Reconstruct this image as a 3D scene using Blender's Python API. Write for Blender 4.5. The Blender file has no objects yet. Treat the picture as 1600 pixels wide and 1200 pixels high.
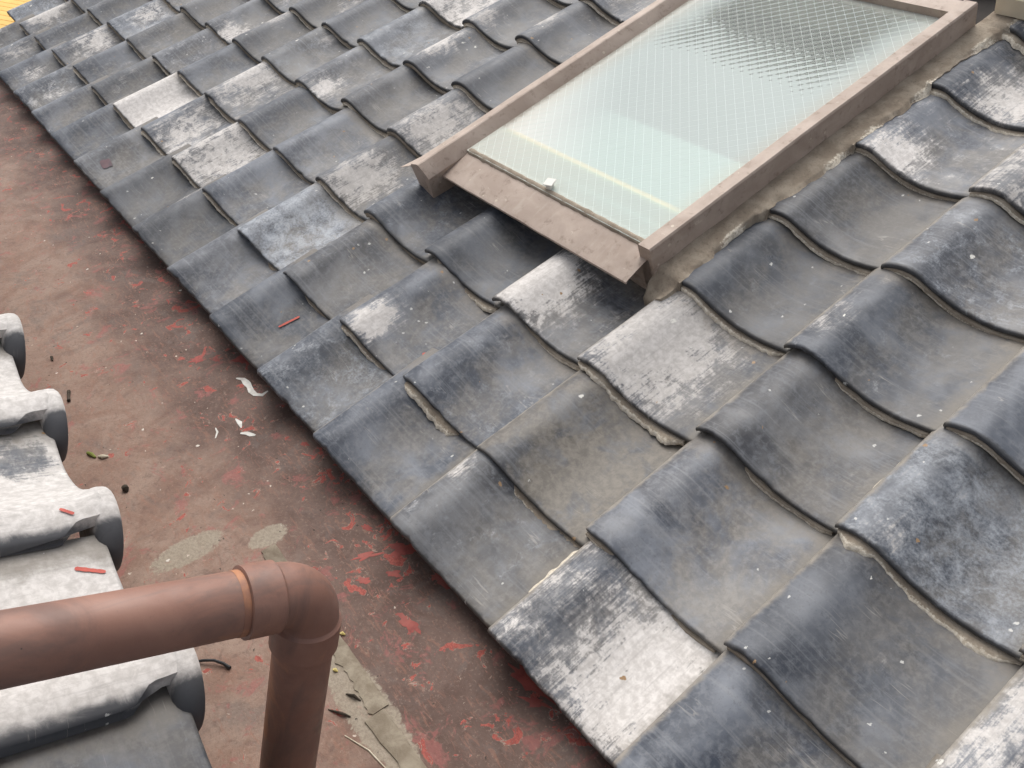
import bpy, bmesh, math, random
from mathutils import Vector, Matrix, noise

rnd = random.Random(7)
sc = bpy.context.scene
COL = sc.collection

# ------------------------------------------------------------------ camera, sky, sun, exposure
TH = math.radians(22.0)                       # pitch of both roofs
cam_d = bpy.data.cameras.new('camera')
cam = bpy.data.objects.new('camera', cam_d)
COL.objects.link(cam)
cam_d.sensor_width = 36.0
cam_d.lens = 36.0 * 1320 / 1600
cam_d.clip_start, cam_d.clip_end = 0.02, 3000
_r, _d, _f = Vector((.60118, .79097, .03200)), Vector((.48026, -.32922, -.81300)), Vector((-.63869, .50403, -.58139))
_f.normalize(); _r = (_r - _r.dot(_f) * _f).normalized(); _d = _f.cross(_r)
_m = Matrix((_r, -_d, -_f)).transposed().to_4x4()
_m.translation = Vector((.655, -.444, 1.023))
cam.matrix_world = _m
sc.camera = cam

SUN_EL, SUN_AZ = math.radians(57), math.radians(58)       # azimuth measured from +Y towards -X
world = bpy.data.worlds.new('World'); sc.world = world; world.use_nodes = True
wn = world.node_tree.nodes; wl = world.node_tree.links
bg = wn['Background']
sky = wn.new('ShaderNodeTexSky'); sky.sky_type = 'NISHITA'; sky.sun_disc = False
sky.sun_elevation = SUN_EL; sky.sun_rotation = -SUN_AZ
sky.dust_density = 4.0; sky.air_density = 1.0; sky.ozone_density = 1.0
hsv = wn.new('ShaderNodeHueSaturation'); hsv.inputs['Saturation'].default_value = .30   # overcast: grey cloud, little blue
wl.new(sky.outputs[0], hsv.inputs['Color']); wl.new(hsv.outputs[0], bg.inputs['Color'])
bg.inputs['Strength'].default_value = 0.11
sun_d = bpy.data.lights.new('sun', 'SUN'); sun_d.energy = 1.5; sun_d.angle = math.radians(60); sun_d.color = (1, .965, .91)
sun = bpy.data.objects.new('sun', sun_d); COL.objects.link(sun)
_to = Vector((-math.sin(SUN_AZ) * math.cos(SUN_EL), math.cos(SUN_AZ) * math.cos(SUN_EL), math.sin(SUN_EL)))
sun.rotation_euler = _to.to_track_quat('Z', 'Y').to_euler()
sun.location = _to * 20
vs = sc.view_settings
vs.view_transform = 'Standard'; vs.look = 'None'; vs.gamma = 1; vs.use_curve_mapping = False; vs.exposure = 0.62
cy = sc.cycles
cy.max_bounces = 5; cy.diffuse_bounces = 2; cy.glossy_bounces = 2; cy.transmission_bounces = 4; cy.transparent_max_bounces = 8
cy.use_adaptive_sampling = True; cy.adaptive_threshold = .02; cy.caustics_reflective = False; cy.caustics_refractive = False

# ------------------------------------------------------------------ helpers
def tag(o, label=None, cat=None, group=None, kind=None):
    for k, v in (('label', label), ('category', cat), ('group', group), ('kind', kind)):
        if v: o[k] = v
    return o

def empty(name, loc=(0, 0, 0), rot=None):
    o = bpy.data.objects.new(name, None); COL.objects.link(o)
    o.location = loc; o.empty_display_size = .1
    if rot: o.rotation_euler = rot
    return o

def link(name, me, mat=None, parent=None, loc=(0, 0, 0), rot=(0, 0, 0)):
    o = bpy.data.objects.new(name, me); COL.objects.link(o)
    if mat and not me.materials: me.materials.append(mat)
    o.parent = parent; o.location = loc; o.rotation_euler = rot
    return o

def mesh(verts, faces, smooth=True, angle=40):
    me = bpy.data.meshes.new('m')
    me.from_pydata([tuple(v) for v in verts], [], faces); me.validate(); me.update()
    bm = bmesh.new(); bm.from_mesh(me); bmesh.ops.recalc_face_normals(bm, faces=bm.faces); bm.to_mesh(me); bm.free()
    if smooth:
        me.polygons.foreach_set('use_smooth', [True] * len(me.polygons))
        me.set_sharp_from_angle(angle=math.radians(angle))
    return me

def box_mesh(x0, x1, y0, y1, z0, z1, bev=0.0):
    bm = bmesh.new()
    bmesh.ops.create_cube(bm, size=1)
    for v in bm.verts:
        v.co = Vector((x0 + (v.co.x + .5) * (x1 - x0), y0 + (v.co.y + .5) * (y1 - y0), z0 + (v.co.z + .5) * (z1 - z0)))
    if bev: bmesh.ops.bevel(bm, geom=list(bm.edges), offset=bev, segments=2, affect='EDGES')
    me = bpy.data.meshes.new('m'); bm.to_mesh(me); bm.free(); return me

def loft(rings, close_ends=True, cyclic=True):
    n = len(rings[0]); V = [p for r in rings for p in r]; F = []
    for a in range(len(rings) - 1):
        for k in range(n if cyclic else n - 1):
            q = (k + 1) % n
            F.append((a * n + k, a * n + q, (a + 1) * n + q, (a + 1) * n + k))
    if close_ends:
        F.append(tuple(range(n - 1, -1, -1))); F.append(tuple(range((len(rings) - 1) * n, len(rings) * n)))
    return V, F

def nz(x, y, z=0.0): return noise.noise((x, y, z))

# ------------------------------------------------------------------ node helper
class NB:
    def __init__(s, name):
        s.mat = bpy.data.materials.new(name); s.mat.use_nodes = True
        s.t = s.mat.node_tree; s.t.nodes.clear()
    def n(s, typ, **kw):
        nd = s.t.nodes.new(typ)
        for k, v in kw.items():
            if k.startswith('_'): setattr(nd, k[1:], v)
            else: s.set(nd, k, v)
        return nd
    def set(s, nd, k, v):
        k = int(k[1:]) if k[0] == 'i' and k[1:].isdigit() else k.replace('__', ' ')
        if isinstance(v, bpy.types.NodeSocket): s.t.links.new(v, nd.inputs[k])
        else: nd.inputs[k].default_value = v
    def math(s, op, a, b=None, c=None, clamp=False):
        nd = s.t.nodes.new('ShaderNodeMath'); nd.operation = op; nd.use_clamp = clamp
        for i, v in enumerate((a, b, c)):
            if v is not None: s.set(nd, 'i%d' % i, v)
        return nd.outputs[0]
    def add(s, a, b): return s.math('ADD', a, b)
    def sub(s, a, b): return s.math('SUBTRACT', a, b)
    def mul(s, a, b): return s.math('MULTIPLY', a, b)
    def step(s, v, lo, hi, a=0.0, b=1.0):
        nd = s.t.nodes.new('ShaderNodeMapRange'); nd.interpolation_type = 'SMOOTHSTEP'
        s.set(nd, 'i0', v); s.set(nd, 'i1', lo); s.set(nd, 'i2', hi); s.set(nd, 'i3', a); s.set(nd, 'i4', b)
        return nd.outputs[0]
    def mix(s, f, a, b):
        nd = s.t.nodes.new('ShaderNodeMix'); nd.data_type = 'RGBA'
        for nm, v in (('Factor', f), ('A', a), ('B', b)):
            sk = [i for i in nd.inputs if i.name == nm and i.enabled][0]
            if isinstance(v, bpy.types.NodeSocket): s.t.links.new(v, sk)
            else: sk.default_value = (*v, 1) if isinstance(v, tuple) and len(v) == 3 else v
        return [o for o in nd.outputs if o.enabled][0]
    def obj(s): return s.n('ShaderNodeTexCoord').outputs['Object']
    def attr(s, name): return s.n('ShaderNodeAttribute', _attribute_type='OBJECT', _attribute_name=name).outputs['Fac']
    def noise(s, vec, scale, detail=4.0, rough=.55, dist=0.0):
        return s.n('ShaderNodeTexNoise', Vector=vec, Scale=scale, Detail=detail, Roughness=rough, Distortion=dist).outputs[0]
    def mapv(s, vec, scale=(1, 1, 1), loc=(0, 0, 0), rot=(0, 0, 0)):
        return s.n('ShaderNodeMapping', Vector=vec, Scale=scale, Location=loc, Rotation=rot).outputs[0]
    def sep(s, vec):
        nd = s.n('ShaderNodeSeparateXYZ', Vector=vec); return nd.outputs[0], nd.outputs[1], nd.outputs[2]
    def specks(s, vec, scale, rmax, keep):
        """sparse round droplets"""
        v = s.n('ShaderNodeTexVoronoi', Vector=vec, Scale=scale, Randomness=1.0)
        c = s.sep(v.outputs['Color'])
        r = s.mul(s.step(c[0], keep, 1.0), rmax)
        return s.math('LESS_THAN', v.outputs['Distance'], r)
    def bump(s, h, strength, dist=.002):
        return s.n('ShaderNodeBump', Height=h, Strength=strength, Distance=dist).outputs[0]
    def principled(s, **kw):
        p = s.n('ShaderNodeBsdfPrincipled')
        for k, v in kw.items():
            k = k.replace('_', ' ')
            if isinstance(v, tuple) and len(v) == 3 and k == 'Base Color': v = (*v, 1)
            s.set(p, k, v)
        o = s.n('ShaderNodeOutputMaterial', Surface=p.outputs[0]); s.p = p
        return s.mat

# ------------------------------------------------------------------ materials
SK = .040                                                   # the skylight frame lies slightly askew to the tile columns
def tile_material(name):
    b = NB(name)
    P = b.obj(); seed = b.attr('seed')
    off = b.n('ShaderNodeCombineXYZ', X=seed, Y=b.mul(seed, 1.7), Z=b.mul(seed, .6)).outputs[0]
    S = b.n('ShaderNodeVectorMath', _operation='ADD', i0=P, i1=off).outputs[0]
    x, y, z = b.sep(P)
    big = b.noise(S, 8, 3, .6, .5); med = b.noise(S, 30, 5, .68, .5); fine = b.noise(S, 210, 3, .75)
    mott = b.noise(S, 85, 4, .7, .3)
    br = b.noise(b.mapv(S, (5, 190, 5), rot=(0, 0, .10)), 1.0, 2, .6, .1)       # forming lines across the tile
    scr = b.noise(b.mapv(S, (240, 9, 9), rot=(0, 0, .12)), 1.0, 3, .65, .3)     # rain wear down the slope
    wrm = b.attr('warm')
    base = b.mix(b.step(big, .40, .69), b.mix(wrm, (.038, .046, .064), (.052, .048, .047)), b.mix(wrm, (.155, .168, .194), (.175, .165, .152)))
    base = b.mix(b.mul(b.step(mott, .42, .70), .5), base, (.205, .215, .235))
    base = b.mix(b.mul(b.step(br, .50, .72), .40), base, (.215, .222, .235))
    base = b.mix(b.step(fine, .52, .75, 0, .45), base, (.045, .047, .052))
    # grey-brown dust film that settles in the pan
    pan = b.step(b.add(z, b.mul(b.sub(big, .5), .03)), .002, -.030)
    dust = b.mul(b.add(b.mul(pan, .50), b.attr('brown')), b.step(b.noise(S, 13, 4, .68, .4), .34, .62))
    base = b.mix(b.math('MINIMUM', dust, .90), base, b.mix(b.step(mott, .3, .7), (.125, .110, .090), (.232, .206, .172)))
    # pale blue bloom
    bl = b.add(b.add(b.mul(med, .48), b.mul(fine, .30)), b.mul(b.attr('bloom'), .30))
    base = b.mix(b.step(bl, .44, .66, 0, .85), base, (.335, .36, .395))
    # chalky white patches: field + a blob of its own for each tile
    dx = b.sub(x, b.attr('wx')); dy = b.mul(b.sub(y, b.attr('wy')), .75)
    dist = b.math('SQRT', b.add(b.mul(dx, dx), b.mul(dy, dy)))
    blob = b.mul(b.step(dist, b.attr('wr'), 0.0), b.attr('wb'))
    F = b.add(b.add(b.mul(med, .54), b.mul(fine, .20)), b.add(b.mul(scr, .32), b.add(b.attr('white'), blob)))
    F = b.add(F, b.step(x, .035, .0, 0, .04))
    wm = b.math('MAXIMUM', b.step(F, .610, .735), b.step(F, .550, .72, 0, .45))
    wcol = b.mix(b.step(mott, .32, .7), (.50, .468, .440), (.70, .665, .635))
    wcol = b.mix(b.step(scr, .50, .70, 0, .30), wcol, (.30, .28, .265))
    base = b.mix(b.mul(wm, .94), base, wcol)
    tn = b.n('ShaderNodeVectorMath', _operation='SCALE', i0=base); b.set(tn, 'Scale', b.attr('tone')); base = tn.outputs[0]
    # dirt that has lodged in the channel at the lap and along the free edge of the roll
    g1 = b.step(b.add(x, b.mul(b.sub(med, .5), .06)), .238, .270, 0, .7)
    base = b.mix(g1, base, b.mix(mott, (.105, .090, .070), (.23, .205, .17)))
    g2 = b.mul(b.step(b.add(x, b.mul(b.sub(med, .5), .03)), .011, -.002), .85)
    base = b.mix(b.mul(g2, b.sub(1.0, b.attr('side'))), base, b.mix(mott, (.19, .165, .135), (.42, .38, .325)))
    base = b.mix(b.mul(b.step(b.add(x, b.mul(b.sub(med, .5), .02)), .016, .004), b.attr('side')), base, (.075, .076, .082))  # roll side darkened: its shading painted in along with the dark grey clay
    g3 = b.mul(b.step(b.add(y, b.mul(b.sub(med, .5), .10)), .200, .245), .65)
    base = b.mix(g3, base, b.mix(mott, (.12, .10, .08), (.27, .24, .20)))
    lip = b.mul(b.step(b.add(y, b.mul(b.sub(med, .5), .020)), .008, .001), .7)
    base = b.mix(b.mul(lip, b.attr('lip')), base, (.036, .034, .033))  # grime on the nose lip, with the shade there painted into the colour
    # hairline scratches, droplets
    s2 = b.noise(b.mapv(S, (5, 60, 1), rot=(0, 0, -.95)), 1.0, 2, .5, .25)
    hair = b.mul(b.step(b.math('ABSOLUTE', b.sub(s2, .5)), .012, .002), b.step(b.noise(S, 15, 2), .58, .68, 0, .38))
    base = b.mix(hair, base, (.44, .41, .37))
    fl = b.n('ShaderNodeVectorMath', _operation='ADD', i0=b.mapv(S, (1, 1, .02)), i1=b.n('ShaderNodeCombineXYZ', X=b.mul(med, .02), Y=b.mul(fine, .012)).outputs[0]).outputs[0]
    base = b.mix(b.mul(b.specks(fl, 95, .24, .965), .8), base, (.58, .57, .54))
    base = b.mix(b.mul(b.specks(b.mapv(fl, (1.7, 1, 1), (3, 5, 0), (0, 0, .6)), 30, .18, .965), b.step(fine, .36, .46)), base, (.66, .64, .59))
    base = b.mix(b.specks(b.mapv(fl, (1, 1, 1), (9, 2, 0)), 50, .18, .96), base, (.30, .19, .10))
    rough = b.add(b.step(mott, .3, .7, .50, .64), b.mul(wm, .25))
    h = b.add(b.mul(fine, .4), b.mul(mott, .5))
    return b.principled(Base_Color=base, Roughness=rough, Specular_IOR_Level=.5, Normal=b.bump(h, .22, .0010))

M_TILE = tile_material('tile_clay')

def simple_dirty(name, c1, c2, c3, scale=12, rough=.7, bump=.4, dist=.002, spec=.3):
    b = NB(name); P = b.obj()
    n1 = b.noise(P, scale, 6, .65, .4); n2 = b.noise(P, scale * 9, 5, .7); n3 = b.noise(P, scale * .35, 4, .6)
    c = b.mix(b.step(n1, .35, .68), c1, c2)
    c = b.mix(b.step(n3, .45, .7, 0, .7), c, c3)
    c = b.mix(b.step(n2, .58, .8, 0, .5), c, tuple(v * .45 for v in c1))
    return b.principled(Base_Color=c, Roughness=rough, Specular_IOR_Level=spec, Normal=b.bump(b.add(n1, b.mul(n2, .5)), bump, dist))

def mortar_material():
    b = NB('mortar'); P = b.obj()
    n1 = b.noise(P, 22, 4, .65, .3); n2 = b.noise(P, 190, 4, .75)
    c = b.mix(b.step(n1, .35, .65), (.255, .208, .160), (.370, .315, .250))
    c = b.mix(b.step(n2, .52, .75, 0, .6), c, (.11, .085, .062))
    rim = b.n('ShaderNodeAttribute', _attribute_type='GEOMETRY', _attribute_name='rim').outputs['Fac']
    c = b.mix(b.step(b.add(rim, b.mul(b.sub(n2, .5), .7)), .45, .65), c, b.mix(b.step(n2, .35, .65), (.52, .45, .355), (.76, .695, .585)))
    return b.principled(Base_Color=c, Roughness=.95, Specular_IOR_Level=.1, Normal=b.bump(b.add(n1, b.mul(n2, .4)), .8, .003))
M_MORTAR = mortar_material()
M_MORTAR_PALE = simple_dirty('mortar_pale', (.42, .36, .28), (.66, .60, .50), (.30, .25, .19), 45, .95, .8, .003, .1)
M_MUD = simple_dirty('dried_mud', (.21, .172, .128), (.33, .285, .22), (.13, .10, .075), 28, .95, .8, .002, .1)
M_DECK = simple_dirty('roof_deck', (.03, .027, .024), (.06, .05, .045), (.02, .02, .02), 6, .9, .2)
M_WALL = simple_dirty('plaster', (.36, .33, .28), (.45, .42, .37), (.28, .25, .21), 3, .9, .3)
M_CREAM = simple_dirty('cream_paint', (.66, .58, .44), (.74, .67, .53), (.5, .42, .3), 9, .7, .3)
M_GROUND = simple_dirty('asphalt', (.05, .05, .05), (.075, .073, .07), (.04, .04, .04), 5, .9, .3)
M_TWIG = simple_dirty('twig_bark', (.035, .028, .02), (.08, .06, .045), (.02, .018, .015), 60, .9, .5)
M_PALE_BIT = simple_dirty('dry_husk', (.50, .44, .33), (.66, .60, .48), (.36, .30, .2), 60, .8, .3)
M_SEED = simple_dirty('yellow_seed', (.62, .50, .16), (.72, .62, .3), (.5, .38, .1), 80, .7, .2)
M_LEAF_G = simple_dirty('moss_leaf', (.14, .17, .03), (.24, .25, .07), (.08, .09, .03), 80, .8, .3)
M_BLACK = simple_dirty('black_strip', (.016, .016, .018), (.03, .03, .032), (.012, .012, .012), 30, .6, .2)
M_BARE = simple_dirty('bare_red_paint', (.22, .048, .040), (.34, .075, .058), (.28, .10, .08), 45, .65, .5, .001)
M_REDPAINT = simple_dirty('red_marker_paint', (.47, .085, .06), (.54, .12, .085), (.40, .07, .055), 60, .6, .3, .0005)
M_WHITEPAINT = simple_dirty('white_paint', (.50, .48, .44), (.68, .66, .62), (.34, .30, .27), 60, .75, .5, .001)
M_YELLOW = simple_dirty('yellow_boards', (.72, .43, .10), (.80, .50, .14), (.62, .36, .08), 2, .7, .2)

def gutter_material():
    b = NB('red_painted_sheet'); P = b.obj(); x, y, z = b.sep(P)
    warp = b.noise(P, 3.2, 4, .65, .6)
    n = b.noise(P, 10, 5, .70, .6); m = b.noise(P, 42, 5, .75, .8); f = b.noise(P, 190, 3, .78)
    st = b.noise(b.mapv(P, (26, 110, 10), rot=(0, 0, .35)), 1.0, 4, .75, .9)
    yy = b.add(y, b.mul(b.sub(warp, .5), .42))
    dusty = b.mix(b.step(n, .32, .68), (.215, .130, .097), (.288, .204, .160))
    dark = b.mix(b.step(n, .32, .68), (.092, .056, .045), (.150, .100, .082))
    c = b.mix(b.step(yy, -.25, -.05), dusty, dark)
    c = b.mix(b.step(b.noise(P, 6.5, 5, .7, 1.0), .52, .66, 0, .6), c, (.150, .118, .104))
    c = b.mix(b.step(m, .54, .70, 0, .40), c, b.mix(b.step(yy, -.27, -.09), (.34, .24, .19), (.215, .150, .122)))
    c = b.mix(b.step(m, .48, .32, 0, .55), c, (.120, .072, .056))
    c = b.mix(b.step(st, .53, .66, 0, .45), c, (.27, .135, .095))
    c = b.mix(b.mul(b.step(b.noise(b.mapv(P, loc=(4, 1, 0)), 15, 5, .75, .6), .56, .64), .55), c, (.31, .105, .095))
    # red paint where the dirt film has flaked off
    d = b.step(yy, -.24, .04, -.01, .035)
    rf = b.add(b.add(b.mul(b.noise(b.mapv(P, loc=(2, 7, 0)), 24, 4, .65, 1.0), .8), b.mul(m, .2)), d)
    red = b.step(rf, .612, .626)
    c = b.mix(b.mul(red, .9), c, b.mix(b.step(f, .42, .58), (.26, .055, .045), (.40, .105, .080)))
    rim = b.mul(b.step(rf, .602, .612), b.math('SUBTRACT', 1.0, red))
    c = b.mix(b.mul(rim, b.step(m, .45, .6, 0, .7)), c, (.40, .32, .26))
    c = b.mix(b.step(f, .52, .72, 0, .32), c, (.080, .052, .042))
    c = b.mix(b.step(f, .44, .32, 0, .22), c, (.40, .30, .24))
    mud = None
    for (cx, cy, rx, ry) in ((-.485, -.25, .034, .072), (-.425, -.125, .026, .040), (-.03, -.150, .16, .036), (.22, -.150, .16, .034)):
        q = b.add(b.math('POWER', b.math('ABSOLUTE', b.mul(b.sub(x, cx), 1 / rx)), 2.0), b.math('POWER', b.math('ABSOLUTE', b.mul(b.sub(y, cy), 1 / ry)), 2.0))
        e = b.step(q, 1.6, .2)
        mud = e if mud is None else b.math('MAXIMUM', mud, e)
    mud = b.step(b.add(b.mul(mud, .62), b.add(b.mul(b.sub(m, .5), .9), b.mul(b.sub(f, .5), .4))), .30, .48)
    c = b.mix(b.mul(mud, .85), c, b.mix(b.step(f, .35, .65), (.25, .21, .16), (.34, .295, .23)))
    wob = b.n('ShaderNodeVectorMath', _operation='ADD', i0=P, i1=b.n('ShaderNodeCombineXYZ', X=b.mul(m, .02), Y=b.mul(f, .012)).outputs[0]).outputs[0]
    c = b.mix(b.specks(wob, 110, .22, .965), c, (.50, .42, .35))
    c = b.mix(b.specks(b.mapv(wob, (1, 2.2, 1), (5, 5, 0)), 80, .22, .93), c, (.045, .036, .03))
    c = b.mix(b.specks(b.mapv(wob, loc=(1, 9, 0)), 40, .14, .95), c, (.60, .55, .49))
    hh = b.add(b.mul(m, .6), b.mul(f, .5))
    return b.principled(Base_Color=c, Roughness=b.step(m, .3, .7, .65, .85), Specular_IOR_Level=.25, Normal=b.bump(hh, .7, .0022))
M_GUTTER = gutter_material()

def flashing_material():
    b = NB('brown_painted_flashing'); P = b.obj()
    n = b.noise(P, 8, 6, .62, .5); m = b.noise(P, 45, 6, .7, .3); f = b.noise(P, 220, 5, .7)
    st = b.noise(b.mapv(P, (60, 5, 60)), 1.0, 5, .6, .3)
    c = b.mix(b.step(n, .35, .68), (.385, .300, .245), (.500, .405, .340))
    c = b.mix(b.step(st, .55, .75, 0, .45), c, (.52, .44, .375))
    c = b.mix(b.step(b.noise(b.mapv(P, loc=(3, 3, 3)), 19, 7, .7, .4), .66, .72, 0, .8), c, (.36, .17, .085))
    c = b.mix(b.step(b.noise(b.mapv(P, loc=(9, 3, 3)), 30, 6, .65, .4), .67, .71, 0, .8), c, (.60, .52, .43))
    c = b.mix(b.step(m, .54, .72, 0, .6), c, (.17, .125, .098))
    c = b.mix(b.step(b.noise(b.mapv(P, loc=(1, 6, 3)), 4, 5, .7, .5), .50, .66, 0, .30), c, (.21, .155, .122))
    c = b.mix(b.specks(P, 70, .25, .9), c, (.55, .47, .38))
    return b.principled(Base_Color=c, Roughness=b.step(m, .3, .7, .5, .7), Specular_IOR_Level=.35, Normal=b.bump(b.add(n, b.mul(f, .3)), .35, .002))
M_FLASH = flashing_material()

def pipe_material():
    b = NB('brown_pvc'); P = b.obj()
    n = b.noise(P, 6, 5, .6, .6); m = b.noise(P, 22, 6, .65, .5); f = b.noise(P, 260, 5, .7)
    c = b.mix(b.step(n, .35, .68), (.235, .118, .086), (.300, .160, .118))
    c = b.mix(b.step(b.noise(b.mapv(P, loc=(3, 2, 6)), 9, 6, .62, .9), .50, .66, 0, .65), c, (.135, .082, .068))
    c = b.mix(b.step(b.noise(b.mapv(P, loc=(6, 2, 1)), 12, 6, .62, .5), .58, .70, 0, .6), c, (.43, .195, .105))
    c = b.mix(b.step(b.noise(b.mapv(P, (30, 6, 5), (2, 8, 4)), 1.0, 5, .65, .8), .52, .68, 0, .5), c, (.150, .100, .085))
    c = b.mix(b.step(f, .58, .76, 0, .4), c, (.13, .08, .065))
    c = b.mix(b.specks(P, 120, .12, .95), c, (.06, .045, .04))
    return b.principled(Base_Color=c, Roughness=b.step(m, .3, .7, .40, .62), Specular_IOR_Level=.4, Normal=b.bump(b.add(m, f), .14, .001))
M_PIPE = pipe_material()
M_RING = simple_dirty('orange_adhesive', (.26, .125, .085), (.52, .235, .110), (.24, .125, .090), 22, .55, .2)
b = NB('silver_clip'); M_CLIP = b.principled(Base_Color=(.74, .72, .66), Roughness=.5)
b = NB('glass_wire'); M_WIRE = b.principled(Base_Color=(.74, .82, .79), Roughness=.5)
b = NB('white_panel'); M_PANEL = b.principled(Base_Color=(.66, .73, .69), Roughness=.8)
b = NB('cream_batten'); M_BATTEN = b.principled(Base_Color=(.95, .85, .42), Roughness=.7)

def glass_material():
    b = NB('wired_frosted_glass'); P = b.obj(); x, y, z = b.sep(P)
    k = 2 * math.pi / .019; r = math.sqrt(.5)
    row = b.math('SINE', b.mul(b.sub(x, y), k * r)); cell = b.math('SINE', b.mul(b.add(x, y), k * r))
    n = b.noise(P, 5, 4, .6, .3); f = b.noise(P, 60, 4, .7, .4)
    # lens refraction painted in: milky dashes that thin out towards the clear upper end
    lens = b.add(b.add(y, b.mul(b.step(x, -.42, -.30), -.08)), b.add(b.mul(row, .055), b.add(b.mul(cell, .016), b.mul(b.sub(n, .5), .16))))
    exl = b.math('MINIMUM', b.sub(x, b.add(b.mul(b.sub(y, .72), SK), -.932)), b.sub(b.add(b.mul(b.sub(y, .72), SK), -.334), x))
    clear = b.mul(b.step(lens, 1.312, 1.328), b.step(b.add(exl, b.mul(b.sub(n, .5), .10)), .015, .13))
    ex = b.math('MINIMUM', b.sub(x, b.add(b.mul(b.sub(y, .72), SK), -.932)), b.sub(b.add(b.mul(b.sub(y, .72), SK), -.334), x))
    ey = b.math('MINIMUM', b.sub(y, .730), b.sub(1.588, y))
    e = b.add(b.math('MINIMUM', ex, b.mul(ey, 1.3)), b.mul(b.sub(f, .5), .025))
    edge = b.step(e, .070, .0)
    milk = b.mix(clear, b.mix(b.step(b.add(x, b.mul(y, .9)), -.15, .25), (.80, .80, .80), (.58, .58, .58)), b.mix(b.step(row, .1, .9), (.20, .20, .20), (.36, .36, .36)))
    milk = b.mix(b.step(y, .835, .825), milk, (.66, .66, .66))
    strip = b.step(b.math('ABSOLUTE', b.sub(b.add(y, b.mul(b.sub(f, .5), .004)), .829)), .0085, .002)
    fac = b.math('MAXIMUM', b.sep(milk)[0], b.mul(edge, .78))
    fcol = b.mix(b.step(b.add(x, b.mul(y, .9)), -.25, .2), (.82, .80, .735), (.69, .77, .745))
    fcol = b.mix(clear, fcol, (.56, .62, .57))
    fcol = b.mix(b.mul(edge, .8), fcol, b.mix(b.step(e, .016, -.006), (.72, .70, .62), (.36, .31, .25)))
    fcol = b.mix(b.step(y, .835, .825, 0, .7), fcol, b.mix(b.step(x, -.9, -.4), (.73, .755, .67), (.63, .71, .66)))
    fcol = b.mix(b.mul(b.mul(strip, .85), b.sub(1.0, edge)), fcol, (.92, .87, .70))
    film = b.n('ShaderNodeBsdfDiffuse', Color=fcol)
    tr = b.n('ShaderNodeBsdfTransparent'); tr.inputs['Color'].default_value = (.80, .91, .87, 1)
    mx = b.n('ShaderNodeMixShader', i0=fac, i1=tr.outputs[0], i2=film.outputs[0])
    gl = b.n('ShaderNodeBsdfGlossy', Roughness=.12)
    fr = b.n('ShaderNodeFresnel', IOR=1.5)
    m2 = b.n('ShaderNodeMixShader', i0=b.mul(fr.outputs[0], .22), i1=mx.outputs[0], i2=gl.outputs[0])
    b.n('ShaderNodeOutputMaterial', Surface=m2.outputs[0])
    return b.mat
M_GLASS = glass_material()
b = NB('clear_glass_edge'); _t = b.n('ShaderNodeBsdfTransparent'); _t.inputs['Color'].default_value = (.93, .97, .95, 1); b.n('ShaderNodeOutputMaterial', Surface=_t.outputs[0]); M_CLEAR = b.mat

# ------------------------------------------------------------------ roof tiles
TW, TE = .265, .2356                     # working width, exposure
KEYS = [(-.001, -.002), (.006, .0038), (.018, .0096), (.035, .0142), (.050, .0147), (.066, .0110), (.090, -.0022), (.12, -.0165),
        (.15, -.0265), (.18, -.0308), (.21, -.0300), (.24, -.0250), (.265, -.0195), (.298, -.0150)]
def prof(x):
    if x <= KEYS[0][0]: return KEYS[0][1]
    for i in range(len(KEYS) - 1):
        a, b_ = KEYS[i], KEYS[i + 1]
        if x <= b_[0]:
            pa = KEYS[max(i - 1, 0)]; pb = KEYS[min(i + 2, len(KEYS) - 1)]
            h = b_[0] - a[0]; t = (x - a[0]) / h
            m0 = (b_[1] - pa[1]) / (b_[0] - pa[0]) * h; m1 = (pb[1] - a[1]) / (pb[0] - a[0]) * h
            return (2 * t ** 3 - 3 * t * t + 1) * a[1] + (t ** 3 - 2 * t * t + t) * m0 + (-2 * t ** 3 + 3 * t * t) * b_[1] + (t ** 3 - t * t) * m1
    return KEYS[-1][1]
TILT = .0195 / TE
THK = .0125
XS = [-.001, .003, .008, .015, .024, .034, .044, .054, .064, .075, .088, .102, .118, .135, .152, .170, .188, .206, .224, .242, .256, .268, .284, .298]

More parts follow.
